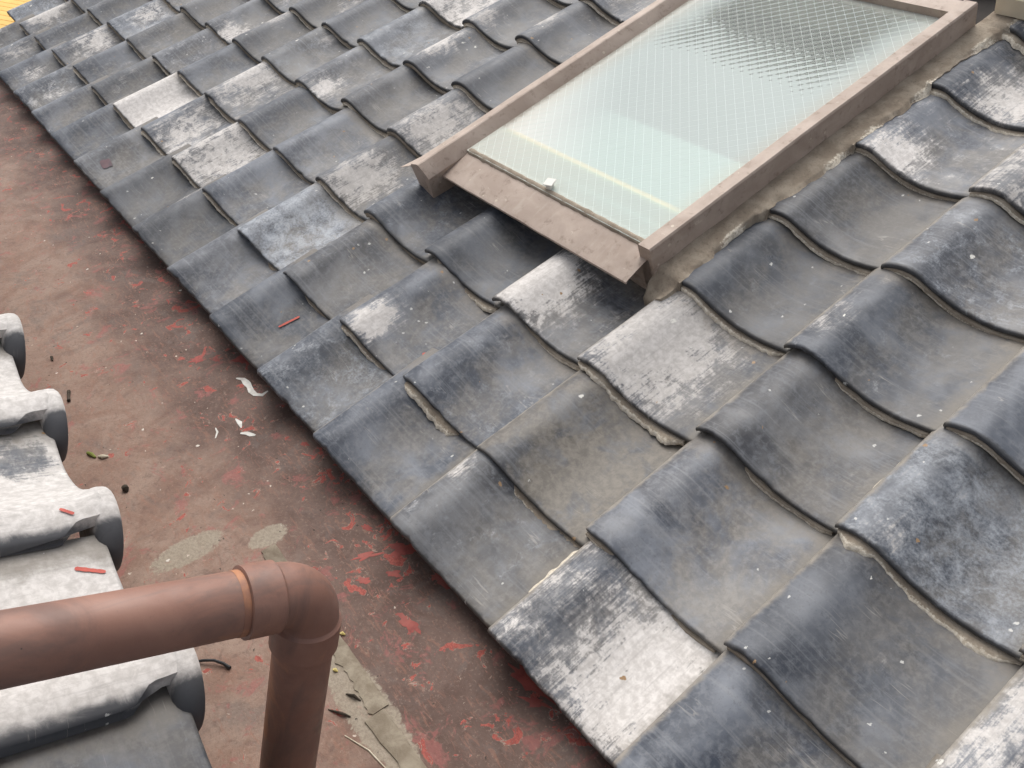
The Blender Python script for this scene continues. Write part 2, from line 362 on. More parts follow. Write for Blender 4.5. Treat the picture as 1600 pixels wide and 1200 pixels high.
def tile_mesh(seed, eave=False, xmax=1.0, length=.292, disc=False, skew=0.0):
    """one S-shaped pan-and-roll tile; nose at y = 0, roll at x = 0"""
    xs = [x for x in XS if x <= xmax]
    wob = [.0018 * nz(seed * 3.1, x * 9) for x in xs]
    # (y, dz) stations: under face back to front, round the nose, top face to the back
    drop = disc
    st = [(length, -THK), (.12, -THK), (.012, -THK), (.003, -THK + .0008), (.0005, -THK + .0035), (0, -.0055), (.0005, -.0026), (.0020, -.0007),
          (.0055, 0), (.022, .0003), (.06, 0), (.12, -.0006), (.18, -.0004), (.24, 0), (length, 0)]
    if eave:   # straight-bottomed drop plate below the nose
        st = [(length, -THK), (.12, -THK), (.018, -THK), (.0165, None), (.004, None), (.0008, -.012), (.0008, -.0072), (.0015, -.0036), (.004, -.0011)] + st[8:]
    if disc: st = st[:1] + [(.12, -THK), (.060, -THK), (.052, -THK), (.044, -THK), (.036, -THK), (.028, -THK), (.020, -THK)] + st[2:9] + [(.012, 0), (.020, 0), (.028, 0), (.036, 0), (.044, 0), (.052, 0)] + st[10:]
    rings = []
    for i, x in enumerate(xs):
        ring = []
        for y, dz in st:
            sy = max(0, min(1, (.056 - y) / .026))
            xe = x + (.017 * sy * sy * (3 - 2 * sy) * max(0, 1 - x / .050) if disc else 0)
            yy = y + skew * x + .0016 * nz(seed * 5.3 + 2, x * 14, y * 6)
            if y < .012 and not disc: yy += .016 * max(0, nz(seed * 9.1, x * 48) - .30) + (.004 * max(0, 1 - x / .02) if nz(seed * 4.4, 1) > 0 else 0)
            if dz is None:
                h = -.0295 + .42 * prof(x) + .0012 * nz(seed, x * 20)
            else:
                h = prof(xe) + dz - TILT * y + wob[i] + .0012 * nz(seed * 7.7, x * 7, y * 9)
                if disc and dz > -.006 and x < .11:       # roll flares up towards its round end
                    fl = max(0, 1 - y / .045) ** 2 * max(0, 1 - (abs(x - .042) / .066) ** 2)
                    h += .0085 * fl
            ring.append((xe, yy, h))
        rings.append(ring)
    V, F = loft(rings, True, True)
    return mesh(V, F, True, 50)

def disc_mesh(seed):
    """round end of the roll: a thick dished plate hanging in front of the nose"""
    cx, cz, R = .043, -.035, .0592; N = 28; rings = []
    for y, r in ((.010, R - .017), (.008, R - .010), (.004, R - .0045), (-.001, R - .0015), (-.008, R), (-.016, R - .0004), (-.0195, R - .0030), (-.0195, R - .010), (-.015, R - .013), (-.015, .004)):
        ring = []
        for k in range(N):
            a = 2 * math.pi * k / N
            ring.append((cx + r * math.cos(a) * (1 + .01 * nz(seed, a)), y + .004 * math.sin(a), cz + r * math.sin(a) * .98))
        rings.append(ring)
    V, F = loft(rings, True, True)
    return mesh(V, F, True, 45)

TILES = [tile_mesh(s, skew=sk) for s, sk in ((1, 0), (2, .008), (3, -.007), (4, .004), (5, -.004), (31, .010), (32, -.010), (33, .003), (34, .006))]
EAVES = [tile_mesh(s, eave=True) for s in (6, 7, 8, 9)]
NARROW = tile_mesh(11, xmax=.06)

roof = tag(empty('tile_roof', (0, 0, 0), (TH, 0, 0)), 'roof slope of weathered blue grey wave tiles around the skylight', 'roof')

# measured lie of the single tiles, millimetres off the regular grid (along the eave, up the slope)
OFF = {(-13, 1): (-35, 0), (-12, 1): (-50, 8), (-11, 1): (-25, 15), (-10, 1): (-20, 6), (-9, 1): (-38, 8), (-8, 1): (-20, 13), (-7, 1): (2, 9), (-6, 1): (5, 0),
       (-5, 1): (15, -19), (-4, 1): (22, -19), (-3, 1): (22, -13), (-2, 1): (11, -11), (-1, 1): (1, -13), (0, 1): (-1, 6), (1, 1): (5, 19),
       (-12, 2): (-7, 9), (-11, 2): (8, -2), (-10, 2): (26, 2), (-9, 2): (9, 9), (-8, 2): (13, -2), (-7, 2): (30, -7), (-6, 2): (26, -13), (-5, 2): (22, -12),
       (-4, 2): (5, -8), (-3, 2): (0, -3), (-2, 2): (-7, -1), (-1, 2): (-10, -4), (0, 2): (-3, 20), (1, 2): (-1, 18),
       (-8, 3): (8, -13), (-7, 3): (13, -24), (-6, 3): (11, -3), (-5, 3): (21, -16), (0, 3): (-8, 3), (1, 3): (6, 18),
       (-9, 4): (40, -15), (-8, 4): (32, -19), (-7, 4): (14, -20), (-6, 4): (28, -22), (-5, 4): (15, -20), (0, 4): (1, 10),
       (-7, 5): (25, -16), (-6, 5): (19, -25), (-5, 5): (4, -15), (0, 5): (6, 12), (-5, 6): (20, -25)}
EOFF = {-15: -135, -14: -130, -13: -125, -12: -118, -11: -98, -10: -84, -9: -86, -8: -65, -7: -50, -6: -24, -5: -12, -4: 2, -3: -1, -2: -12, -1: 3, 0: 18, 1: 14, 2: 10, 3: 10, 4: 10}
# looks: white, blob x, blob y, blob radius, blob strength, bloom, brown, tone
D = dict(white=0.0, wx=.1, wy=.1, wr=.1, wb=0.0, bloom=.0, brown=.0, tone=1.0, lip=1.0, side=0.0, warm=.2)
LOOK = {(0, 0): dict(white=.075, brown=.2, tone=1.05, wx=.21, wy=.12, wr=.15, wb=.25), (-1, 0): dict(bloom=.12, white=-.04, wx=.02, wy=.15, wr=.05, wb=.2), (-2, 0): dict(white=-.2, bloom=-.15, tone=.95),
        (-3, 0): dict(bloom=.3, white=-.06, wx=.04, wy=.1, wr=.1, wb=.06), (-4, 0): dict(white=-.15, bloom=.05), (-5, 0): dict(white=-.1), (-6, 0): dict(tone=.8, white=-.06, wx=.01, wy=.17, wr=.07, wb=.2),
        (-7, 0): dict(tone=.85, white=-.1), (-8, 0): dict(white=-.06), (-9, 0): dict(tone=.85, white=-.1), (-10, 0): dict(white=-.1, brown=.1), (-11, 0): dict(bloom=.3, wx=.15, wy=.1, wr=.1, wb=.1),
        (1, 0): dict(white=-.25, bloom=-.2, tone=.9), (2, 0): dict(white=.05),
        (0, 1): dict(white=-.25, bloom=-.1, tone=1.25, brown=.15), (-1, 1): dict(white=-.12, bloom=-.15, tone=1.15, brown=.75), (-2, 1): dict(tone=.9, bloom=.12, white=-.06),
        (-3, 1): dict(wx=.07, wy=.05, wr=.08, wb=.34, white=-.04), (-4, 1): dict(white=-.2, bloom=-.1, tone=.95), (-5, 1): dict(bloom=.5, white=-.03, brown=.1), (-6, 1): dict(white=-.15),
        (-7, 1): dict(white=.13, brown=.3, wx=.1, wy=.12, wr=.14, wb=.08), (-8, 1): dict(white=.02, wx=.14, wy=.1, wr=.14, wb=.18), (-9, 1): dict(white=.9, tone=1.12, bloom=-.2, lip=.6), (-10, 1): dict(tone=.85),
        (-11, 1): dict(tone=.95), (-12, 1): dict(wx=.1, wy=.17, wr=.13, wb=.2), (-13, 1): dict(tone=.9), (-14, 1): dict(white=.06, wx=.03, wy=.12, wr=.09, wb=.4, brown=.2),
        (1, 1): dict(white=-.10, bloom=-.1, tone=.72, wx=.14, wy=.12, wr=.05, wb=.12), (2, 1): dict(white=.13, bloom=.2), (3, 1): dict(white=.1),
        (0, 2): dict(white=-.18, bloom=-.05, tone=.85, brown=.1), (-1, 2): dict(wx=.09, wy=.12, wr=.17, wb=.28, white=.03), (-2, 2): dict(wx=.05, wy=.09, wr=.14, wb=.33, white=.0), (-3, 2): dict(white=-.15, tone=.8, bloom=-.05),
        (-4, 2): dict(tone=1.1, bloom=.15, white=-.1), (-5, 2): dict(wx=.1, wy=.08, wr=.14, wb=.24, brown=.2), (-6, 2): dict(white=-.18, tone=1.0), (-7, 2): dict(white=-.15, tone=.95),
        (-8, 2): dict(white=.06, wx=.05, wy=.14, wr=.15, wb=.17), (-9, 2): dict(bloom=.18, white=-.1), (-10, 2): dict(bloom=.15), (-11, 2): dict(white=.02, brown=.2), (-12, 2): dict(bloom=.4, wx=.1, wy=.15, wr=.1, wb=.16),
        (1, 2): dict(bloom=.45, white=-.03, wx=.06, wy=.03, wr=.06, wb=.12), (2, 2): dict(bloom=.3), (0, 3): dict(bloom=.12, white=-.05, wx=.02, wy=.1, wr=.08, wb=.16), (1, 3): dict(white=-.15), (-1, 3): dict(tone=.82, white=-.12, bloom=.08, wx=.0, wy=.2, wr=.1, wb=.1),
        (-5, 3): dict(wx=.1, wy=.1, wr=.15, wb=.2, white=.01), (-6, 3): dict(white=-.2), (-7, 3): dict(wx=.12, wy=.04, wr=.08, wb=.2), (-8, 3): dict(bloom=.22, white=-.1, wx=.1, wy=.22, wr=.06, wb=.3),
        (-1, 4): dict(tone=.9, white=-.1), (0, 4): dict(bloom=.25, white=-.04), (-5, 4): dict(white=-.2, tone=.9), (-6, 4): dict(wx=.02, wy=.12, wr=.1, wb=.25), (-7, 4): dict(bloom=.35, white=-.05), (-8, 4): dict(white=-.08),
        (-1, 5): dict(wx=.1, wy=.03, wr=.1, wb=.27, bloom=.1), (0, 5): dict(white=.12, bloom=.1), (-5, 5): dict(wx=.02, wy=.1, wr=.07, wb=.22, tone=.95), (-6, 5): dict(wx=.06, wy=.05, wr=.07, wb=.2), (-7, 5): dict(white=.16),
        (-1, 6): dict(wx=.16, wy=.08, wr=.12, wb=.25), (-1, 7): dict(white=.08), (-5, 6): dict(white=.05)}

def poff(i, j):
    if j == 0: return EOFF.get(i, 0) / 1000, .023 + .012 * max(0, i + 2) / 3
    if (i, j) in OFF: return OFF[(i, j)][0] / 1000, OFF[(i, j)][1] / 1000
    c = [(abs(i - a) + 1.5 * abs(j - q), o) for (a, q), o in OFF.items()]
    c.sort(key=lambda t: t[0]); c = c[:3]; w = [1 / (t[0] ** 2) for t in c]; s = sum(w)
    return (sum(a * t[1][0] for a, t in zip(w, c)) / s + rnd.uniform(-4, 4)) / 1000, (sum(a * t[1][1] for a, t in zip(w, c)) / s + rnd.uniform(-3, 3)) / 1000

def under_skylight(i, j):
    return -4 <= i <= -2 and 3 <= j <= 7

def j_main(key): return key[0] != 'l'
def setlook(o, key, seed):
    d = dict(D)
    if key in LOOK: d.update(LOOK[key])
    else:
        t = rnd.random()
        d['tone'] = rnd.uniform(.75, 1.15); d['white'] = rnd.uniform(-.16, .03); d['bloom'] = rnd.uniform(-.1, .16)
        if t < .35: d.update(wx=rnd.uniform(.02, .2), wy=rnd.uniform(.03, .2), wr=rnd.uniform(.06, .14), wb=rnd.uniform(.12, .26))
        if t > .8: d['bloom'] = rnd.uniform(.2, .45)
        d['brown'] = rnd.choice((0, 0, .1, .3))
    d['seed'] = seed
    if 'warm' not in LOOK.get(key, {}): d['warm'] = rnd.choice((0, 0, .1, .3, .55))
    if j_main(key) and key != (-9, 1): d['tone'] *= rnd.uniform(.82, 1.22)
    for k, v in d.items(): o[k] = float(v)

TILE = {}
sd = 0.0
for j in range(0, 10):
    for i in range(-15, 5):
        if under_skylight(i, j) and not (i == -4): continue
        if (i, j) == (-15, 0): continue
        du, dv = poff(i, j); sd += 3.37
        me = EAVES[rnd.randrange(4)] if j == 0 else TILES[rnd.randrange(9)]
        if under_skylight(i, j): me = NARROW
        o = link('tile', me, M_TILE, roof, (i * TW + du, j * TE + dv, rnd.uniform(-.0015, .0015) + (.004 if j == 0 else 0)), (rnd.uniform(-.006, .006), rnd.uniform(-.013, .013), rnd.uniform(-.010, .010) + (.034 if j == 0 else .006)))
        setlook(o, (i, j), sd); TILE[(i, j)] = o

# mortar bedding seen under the noses
def rimmed(me, vals):
    at = me.attributes.new('rim', 'FLOAT', 'POINT')
    at.data.foreach_set('value', [float(v) for v in vals[:len(me.vertices)]])
    return me
def bead_mesh(seed, amt, x0=.004, x1=.268, rim=0.0):
    n = 56; rings = []; RIM = []
    for k in range(n + 1):
        x = x0 + (x1 - x0) * k / n; env = min(1, k / 5, (n - k) / 5) if rim else 1
        t = nz(seed * 2.3, x * 20) * .6 + nz(seed * 1.3, x * 65) * .3 + nz(seed * 1.9, x * 160) * .25
        p = max(-.006, amt * (.75 + .8 * t)) * env
        h = prof(x) - THK; low = h - .0078; hw = .0014 * (1 + t)
        rings.append([(x, .03, h + .001), (x, .004, h + .001), (x, .001 - p * .2, h + hw), (x, -p * .60, h - .0008 + TILT * p * .6 + hw * .5), (x, -p * .88, low + .0030 + TILT * p), (x, -p, low + TILT * p), (x, .0, low - .003), (x, .03, low - .001)])
        RIM += [0, 0, .2 * rim, .40 * rim, 1.0 * rim, 1.1 * rim, 1.0 * rim, 0]
    V, F = loft(rings, True, True); return rimmed(mesh(V, F, True, 60), RIM)
BEADS = [bead_mesh(s, a, .004, .268, r) for s, a, r in ((1, .004, .6), (2, .007, .8), (3, .002, .3), (4, .008, .9))]
# wide beds with a pale rim: (tile) -> protrusion, from, to
BIG = {(-2, 1): (.018, .004, .17), (-3, 1): (.011, .0, .26), (-1, 1): (.022, .10, .275), (0, 1): (.006, .0, .26), (1, 2): (.020, .004, .27), (-1, 2): (.016, .004, .26), (-7, 1): (.010, .0, .26), (-6, 1): (.010, .0, .26),
       (-8, 1): (.012, .004, .26), (-1, 3): (.012, .02, .265), (-3, 2): (.012, .06, .26), (-11, 1): (.010, .0, .26), (-9, 1): (.008, .0, .26), (-10, 2): (.010, .0, .26), (-8, 2): (.007, .05, .26), (-1, 6): (.012, .0, .26),
       (-1, 7): (.022, .0, .26), (0, 2): (.005, .1, .26), (-5, 1): (.008, .15, .265), (-2, 2): (.007, .1, .26), (0, 3): (.005, .1, .27), (-4, 1): (.006, .1, .26)}
for (i, j), o in TILE.items():
    if j == 0 or under_skylight(i, j): continue
    if (i, j) in BIG: link('mortar_bead', bead_mesh(i * 3.7 + j, BIG[(i, j)][0], BIG[(i, j)][1], BIG[(i, j)][2], 1.35 if BIG[(i, j)][0] > .009 else .8), M_MORTAR, roof, o.location, o.rotation_euler)
    else: link('mortar_bead', BEADS[(i * 7 + j * 3) % 4], M_MORTAR, roof, o.location, o.rotation_euler)

def seam_mesh(seed, y0, y1, wid):
    """smear of pale mortar along the free edge of a roll, lying on the neighbouring pan"""
    rings = []; RIM = []; n = 90
    for k in range(n + 1):
        y = y0 + (y1 - y0) * k / n; env = min(1, k / 4, (n - k) / 4)
        w = 1.3 * wid * max(.12, 1 + .9 * nz(seed, y * 22) + .45 * nz(seed + 3, y * 55)) * env + .0004
        s0 = -.0158 - TILT * y
        rings.append([(.004, y, s0 + .010), (-.001 - .15 * w, y, s0 + .008 * env + .002), (-.001 - .6 * w, y, s0 + .004 * env + .001), (-.001 - w, y, s0 - .0002), (-.001 - w, y, s0 - .004), (.004, y, s0 - .004)])
        RIM += [1, 1, 1, 1, 1, 0]
    V, F = loft(rings); return rimmed(mesh(V, F, True, 60), RIM)
for (i, j), (y0, y1, w) in {(-1, 1): (.03, .225, .0065), (-1, 2): (.05, .20, .004), (0, 0): (.08, .215, .008), (-1, 0): (.12, .21, .006), (1, 2): (.06, .16, .003), (-3, 1): (.09, .2, .004)}.items():
    o = TILE[(i, j)]; link('mortar_smear', seam_mesh(i * 2.9 + j * 5, y0, y1, w), M_MORTAR, roof, o.location, o.rotation_euler)

# deck under the tiles, wall below
link('roof_deck', box_mesh(-3.93, 1.6, .055, 2.45, -.105, -.062), M_DECK, roof)
wv = [(x, y, z) for x in (-3.85, 1.55) for y, z in ((.16, -4), (.16, -.06), (2.2, .76), (2.2, -4))]
WALL_ME = mesh(wv, [(0, 1, 2, 3), (4, 5, 6, 7), (0, 1, 5, 4), (1, 2, 6, 5), (2, 3, 7, 6), (3, 0, 4, 7)], False)
wall = link('wall', WALL_ME, M_WALL, None); wall.parent = roof; wall.matrix_parent_inverse = Matrix.Rotation(TH, 4, 'X').inverted()

# ------------------------------------------------------------------ skylight

def skm(u, v, h): return (u + SK * (v - .72), v, h)
def prism(pts, v0, v1, n=14, jit=.0012, seed=1):
    """a sheet-metal section given as (u, h) outline swept up the slope"""
    rings = []
    for k in range(n + 1):
        v = v0 + (v1 - v0) * k / n
        rings.append([skm(u + jit * nz(seed, v * 6, u * 9), v, h + jit * nz(seed + 9, v * 7, u * 5)) for u, h in pts])
    V, F = loft(rings); return mesh(V, F, True, 25)
sky_o = tag(empty('roof_skylight', (0, 0, 0), (TH, 0, 0)), 'wired glass skylight with brown metal frame set in the tile roof', 'skylight')
link('side_rail', prism([(-.302, -.055), (-.302, .0665), (-.3045, .070), (-.3325, .0695), (-.335, .067), (-.335, .045), (-.334, -.055)], .700, 1.628, seed=3), M_FLASH, sky_o)
link('side_rail', prism([(-.998, -.055), (-1.004, .052), (-1.000, .0600), (-.966, .0700), (-.962, .069), (-.938, .0470), (-.934, .040), (-.960, -.055)], .605, 1.628, seed=5), M_FLASH, sky_o)
# small turned-out tip of the left rail
link('rail_tip', mesh([(-1.006, .655, .0560), (-1.006, .602, .0560), (-1.044, .592, .0440), (-1.006, .655, .0545), (-1.006, .602, .0545), (-1.044, .592, .0425)],
     [(0, 1, 2), (5, 4, 3), (0, 1, 4, 3), (1, 2, 5, 4), (2, 0, 3, 5)], False), M_FLASH, sky_o)
link('top_rail', prism([(-.940, -.05), (-.940, .064), (-.330, .064), (-.330, -.05)], 1.585, 1.632, 3, seed=8), M_FLASH, sky_o)
# apron below the pane: thin sheet with a small dropped front edge
rings = []
for k in range(25):
    u = -.945 + (.945 - .318) * k / 24; w = .0012 * nz(k * .4, 3)
    rings.append([(u, .738, .0405 + w), (u, .722, .0410 + w), (u, .702, .0385 + w), (u, .650 + w, .0275 + w), (u, .6425 + w, .0250 + w), (u, .6418 + w, .0205), (u, .6432 + w, .0205), (u, .6460 + w, .0252), (u, .702, .0368 + w), (u, .738, .0390)])
V, F = loft(rings); link('apron', mesh(V, F, True, 35), M_FLASH, sky_o)
# sealant line along the bottom edge of the glass
rings = []
for k in range(60):
    u = -.932 + (.932 - .334) * k / 59; a = .0022 * nz(k * .45, 1); b_ = .003 * nz(k * .6, 8)
    rings.append([(u, .7185 + b_, .0402), (u, .720 + b_, .0445 + a * .5), (u, .7275 + a, .0492 + a * .4), (u, .733 + a, .0472), (u, .734, .0405)])
V, F = loft(rings); link('sealant_bead', mesh(V, F, True, 60), M_MORTAR, sky_o)
pane = link('glass_pane', box_mesh(-.938, -.322, .722, 1.592, .0410, .0465), M_GLASS, sky_o)
for v in pane.data.vertices: v.co.x += SK * (v.co.y - .72)
pane.data.materials.append(M_CLEAR)
for p in pane.data.polygons: p.material_index = 0 if p.normal.z > .5 else 1
# wire mesh inside the glass, laid diagonally
wbm = bmesh.new()
def wire(p, q, r=.00017):
    p, q = Vector(p), Vector(q); d = (q - p).normalized(); s = d.cross(Vector((0, 0, 1))) * r; t = Vector((0, 0, r))
    vs_ = [wbm.verts.new(a + o) for a in (p, q) for o in (s + t, s - t, -s - t, -s + t)]
    for k in range(4): wbm.faces.new((vs_[k], vs_[(k + 1) % 4], vs_[4 + (k + 1) % 4], vs_[4 + k]))
x0, x1, y0, y1 = -.934, -.318, .728, 1.588
step = .019 * math.sqrt(2)
for sgn in (1, -1):
    for k in range(-80, 160):
        c = k * step + .004
        pts = []
        # line y - y0 = sgn * (x - c')
        xa, xb = x0, x1
        ya, yb = (y0 + (xa - x0) * sgn + c, y0 + (xb - x0) * sgn + c)
        def clip(xa, ya, xb, yb):
            out = []
            for (px, py, qx, qy) in ((xa, ya, xb, yb), (xb, yb, xa, ya)):
                if py < y0: px = px + (y0 - py) / (qy - py) * (qx - px) if qy != py else px; py = y0
                elif py > y1: px = px + (y1 - py) / (qy - py) * (qx - px); py = y1
                out.append((px, py))
            return out
        if max(ya, yb) <= y0 or min(ya, yb) >= y1: continue
        a, q = clip(xa, ya, xb, yb)
        if (a[0] - q[0]) ** 2 + (a[1] - q[1]) ** 2 < 1e-4: continue
        wire((a[0] + SK * (a[1] - .72), a[1], .0465), (q[0] + SK * (q[1] - .72), q[1], .0465))
wme = bpy.data.meshes.new('m'); wbm.to_mesh(wme); wbm.free()
tag(link('wire_mesh', wme, M_WIRE, sky_o), kind='stuff')
# clip holding the pane
cl = link('glass_clip', box_mesh(-.0125, .0125, -.011, .011, 0, .0024, .0008), M_CLIP, sky_o, (-.645, .740, .0585), (.10, -.06, .25))
link('clip_foot', box_mesh(-.005, .005, -.012, .004, -.012, .0, .0006), M_CLIP, cl)
# what shows through the glass: pale panel, batten, dark shaft above
link('inner_panel', mesh([(x, y, z + dz) for dz in (0, -.01) for x, y, z in ((-.955, .74, -.012), (-.338, .74, -.012), (-.30, 1.10, -.06), (-.92, 1.10, -.06), (-.30, 1.66, -.34), (-.92, 1.66, -.34))],
     [(0, 1, 2, 3), (3, 2, 4, 5), (9, 8, 7, 6), (11, 10, 8, 9), (0, 1, 7, 6), (5, 4, 10, 11)], True, 80), M_PANEL, sky_o)
link('front_curb', box_mesh(-.972, -.312, .700, .724, -.058, .0375), M_FLASH, sky_o)
link('batten', box_mesh(-.95, -.336, .822, .834, -.011, .0405), M_BATTEN, sky_o)

# mortar fillet between the right rail and the tiles
RIMT = (0, .12, .3, .5, .68, .8, .88, .94, 1.0)
def fillet_mesh(u0, width, v0, v1, seed, n=180):
    rings = []; RIM = []
    for k in range(n + 1):
        v = v0 + (v1 - v0) * k / n
        fr = (v / TE) % 1.0
        w = width + .016 * nz(seed + 4, v * 5) + .008 * nz(seed + 2, v * 26) + .005 * nz(seed + 6, v * 70)
        uu = u0 + SK * (v - .72)
        ring = []
        for t in RIMT:
            u = uu + w * t
            loc = u - (-TW - .004)
            fs = fr if fr > .1 else max(fr, 1 - fr / .1)
            hs = (prof(min(.29, loc)) if loc > 0 else -.02) - TILT * ((fr if t > .9 else min(fr, .5)) * TE) + .0012
            ends = min(1, (v - v0) / .05); ends = .02 + .98 * ends + .5 * nz(seed + 1, v * 40, t * 4) * (1 - ends)
            lin = (.018 * (1 - t) + .0135 * min(t, .8) + .02) * ends - .02 + .0030 * nz(seed, v * 14, t * 3) - .004 * fr * t
            h = max(hs + .0030 * math.sqrt(max(0, 1 - t)), lin if t < .9 else hs)
            ring.append((u, v, h + .0016 * nz(seed + 8, v * 45, t * 6))); pale = .45 + .9 * nz(seed + 3, v * 11); RIM.append(pale * (1.0 if t > .9 else (.8 if t > .75 else (.35 if t > .6 else 0))))
        ring += [(uu + w, v, -.05), (uu, v, -.05)]; RIM += [1, 0]
        rings.append(ring)
    V, F = loft(rings); return rimmed(mesh(V, F, True, 60), RIM)
link('mortar_fillet', fillet_mesh(-.303, .054, .664, 1.80, 3), M_MORTAR, roof)

# cream capping behind the upper corner
tag(link('cream_capping', box_mesh(-.262, -.06, 1.685, 1.82, .012, .060, .005), M_CREAM, None), 'cream painted capping strip behind the upper right skylight corner', 'capping').parent = None
cc = bpy.data.objects['cream_capping']; cc.rotation_euler = (TH, 0, 0)

# ------------------------------------------------------------------ gutter between the two roofs
GZ = -.09
def gz(X, Y): return GZ + .10 * (Y + .30) + .003 * nz(X * 2.2, Y * 5) + .0012 * nz(X * 9, Y * 9)
gv, gf = [], []
NXg, NYg = 150, 26
gx0, gx1, gy0, gy1 = -3.9, 1.6, -.52, .155
for a in range(NXg + 1):
    for c in range(NYg + 1):
        X = gx0 + (gx1 - gx0) * a / NXg; Y = gy0 + (gy1 - gy0) * c / NYg
        gv.append((X, Y, gz(X, Y)))
for a in range(NXg):
    for c in range(NYg):
        k = a * (NYg + 1) + c; gf.append((k, k + NYg + 1, k + NYg + 2, k + 1))
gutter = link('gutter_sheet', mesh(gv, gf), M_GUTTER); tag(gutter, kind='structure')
# upturned edge under the tile eave
link('upstand', mesh([(gx0, .155, GZ - .02), (gx1, .155, GZ - .02), (gx1, .158, .01), (gx0, .158, .01)], [(0, 1, 2, 3)], False), M_GUTTER, gutter)

def strip_on_gutter(name, x0, x1, yc, wid, hgt, mat, seed, parent=gutter, n=60, ragged=.006):
    rings = []
    for k in range(n + 1):
        X = x0 + (x1 - x0) * k / n; y_ = yc + .0015 * nz(seed, X * 5)
        wl_ = wid / 2 + ragged * nz(seed + 1, X * 22) + ragged * nz(seed + 3, X * 70); wr_ = wid / 2 + .0012 * nz(seed + 2, X * 40)
        z0 = gz(X, y_)
        rings.append([(X, y_ - wl_, z0 - .006), (X, y_ - wl_, z0 + .0008), (X, y_ - wl_ * .7, z0 + hgt * .5), (X, y_ + wr_ * .6, z0 + hgt), (X, y_ + wr_ * .92, z0 + hgt), (X, y_ + wr_, z0 + hgt * .4), (X, y_ + wr_ + .001, z0 - .006)])
    V, F = loft(rings); return link(name, mesh(V, F, True, 35), mat, parent)
strip_on_gutter('folded_seam', -.40, -.012, -.136, .026, .0034, M_MUD, 3, ragged=.009)
strip_on_gutter('folded_seam', -.010, 1.2, -.146, .030, .0046, M_MUD, 6, ragged=.007)

def patch_mesh(cx, cy, rx, ry, ang, seed, hgt=.0022, n=40, rag=.45):
    V = [(cx, cy, gz(cx, cy) + hgt)]; F = []
    for ring, (s, hh) in enumerate(((.55, hgt * .9), (.88, hgt * .7), (1.0, .0004))):
        for k in range(n):
            a = 2 * math.pi * k / n
            r = s * (1 + rag * nz(seed + math.cos(a) * 1.6, math.sin(a) * 1.6) + rag * .5 * nz(seed + 5 + math.cos(a) * 5, math.sin(a) * 5))
            px, py = rx * r * math.cos(a), ry * r * math.sin(a)
            X = cx + px * math.cos(ang) - py * math.sin(ang); Y = cy + px * math.sin(ang) + py * math.cos(ang)
            V.append((X, Y, gz(X, Y) + hh))
    for k in range(n):
        q = (k + 1) % n
        F.append((0, 1 + k, 1 + q))
        for ring in range(2):
            o = 1 + ring * n; F.append((o + k, o + n + k, o + n + q, o + q))
    return mesh(V, F, True, 60)
# red paint laid bare, in the largest flakes
for n_, (cx, cy, rx, ry, an) in enumerate([(-.247, .045, .026, .015, .9), (-.212, .005, .012, .006, .6), (-.149, .060, .022, .010, .4), (.085, .060, .040, .012, .2), (.12, .046, .018, .008, .5), (-.951, .052, .020, .016, .4),
                                          (-.113, -.026, .022, .008, .1), (-.275, -.01, .020, .006, 1.2), (-.235, -.04, .010, .006, .8), (-.33, .02, .012, .006, .4), (-1.02, -.03, .018, .009, 1.1), (-.99, .0, .012, .006, .3), (-.60, .03, .008, .006, .3)]):
    link('bare_paint', patch_mesh(cx, cy, rx, ry, an, 20 + n_ * 3.3, .0007, 30, .9), M_BARE, gutter)
# white paint smears
def smear(pts, w, seed):
    V, F = [], []
    for k, (X, Y) in enumerate(pts):
        a = Vector(pts[min(k + 1, len(pts) - 1)]) - Vector(pts[max(k - 1, 0)]); a.normalize()
        ww = w * (1 + .7 * nz(seed, k * .7)) * (.35 if k in (0, len(pts) - 1) else 1)
        V += [(X - a.y * ww, Y + a.x * ww, gz(X, Y) + .0009), (X + a.y * ww, Y - a.x * ww, gz(X, Y) + .0009)]
        if k: F.append((2 * k - 2, 2 * k - 1, 2 * k + 1, 2 * k))
    return mesh(V, F)
for s_, (pp, w) in enumerate([([(-.893, .010), (-.880, .020), (-.862, .021), (-.845, .020), (-.828, .017), (-.812, .019), (-.800, .030), (-.805, .045)], .006), ([(-.716, -.055), (-.708, -.045), (-.697, -.040), (-.690, -.034)], .006),
                             ([(-.765, -.045), (-.748, -.043), (-.730, -.047)], .004), ([(-.735, -.10), (-.75, -.09), (-.765, -.088)], .003)]):
    link('paint_smear', smear(pp, w, s_ * 3.1), M_WHITEPAINT, gutter)

# ------------------------------------------------------------------ left roof with round-ended tiles
LROOT = Vector((0, -.372, .2335))
lroof = empty('tile_roof', LROOT, (TH, 0, math.pi))
tag(lroof, 'lower roof edge of whitish tiles with round roll ends beside the gutter', 'roof')
LE = [tile_mesh(s, disc=True) for s in (21, 22, 23)]
DM = [disc_mesh(s) for s in (1, 2, 3)]
LX = {0: .305, 1: .036, 2: -.252, 3: -.521, 4: -.790, 5: -1.06, 6: -1.33, 7: -1.6, 8: -1.87, -1: .575, -2: .845, -3: 1.11}
LLOOK = {1: dict(white=.36, tone=.92, wx=.1, wy=.02, wr=.05, wb=-.3), 2: dict(white=.38, tone=.92, wx=.22, wy=.06, wr=.09, wb=-.34), 3: dict(white=.36, tone=.92, wx=.02, wy=.12, wr=.08, wb=-.25), 0: dict(white=-.12, tone=1.0, wx=.12, wy=.03, wr=.06, wb=.16, bloom=.1), 4: dict(white=.34, tone=.92)}
LT = {}
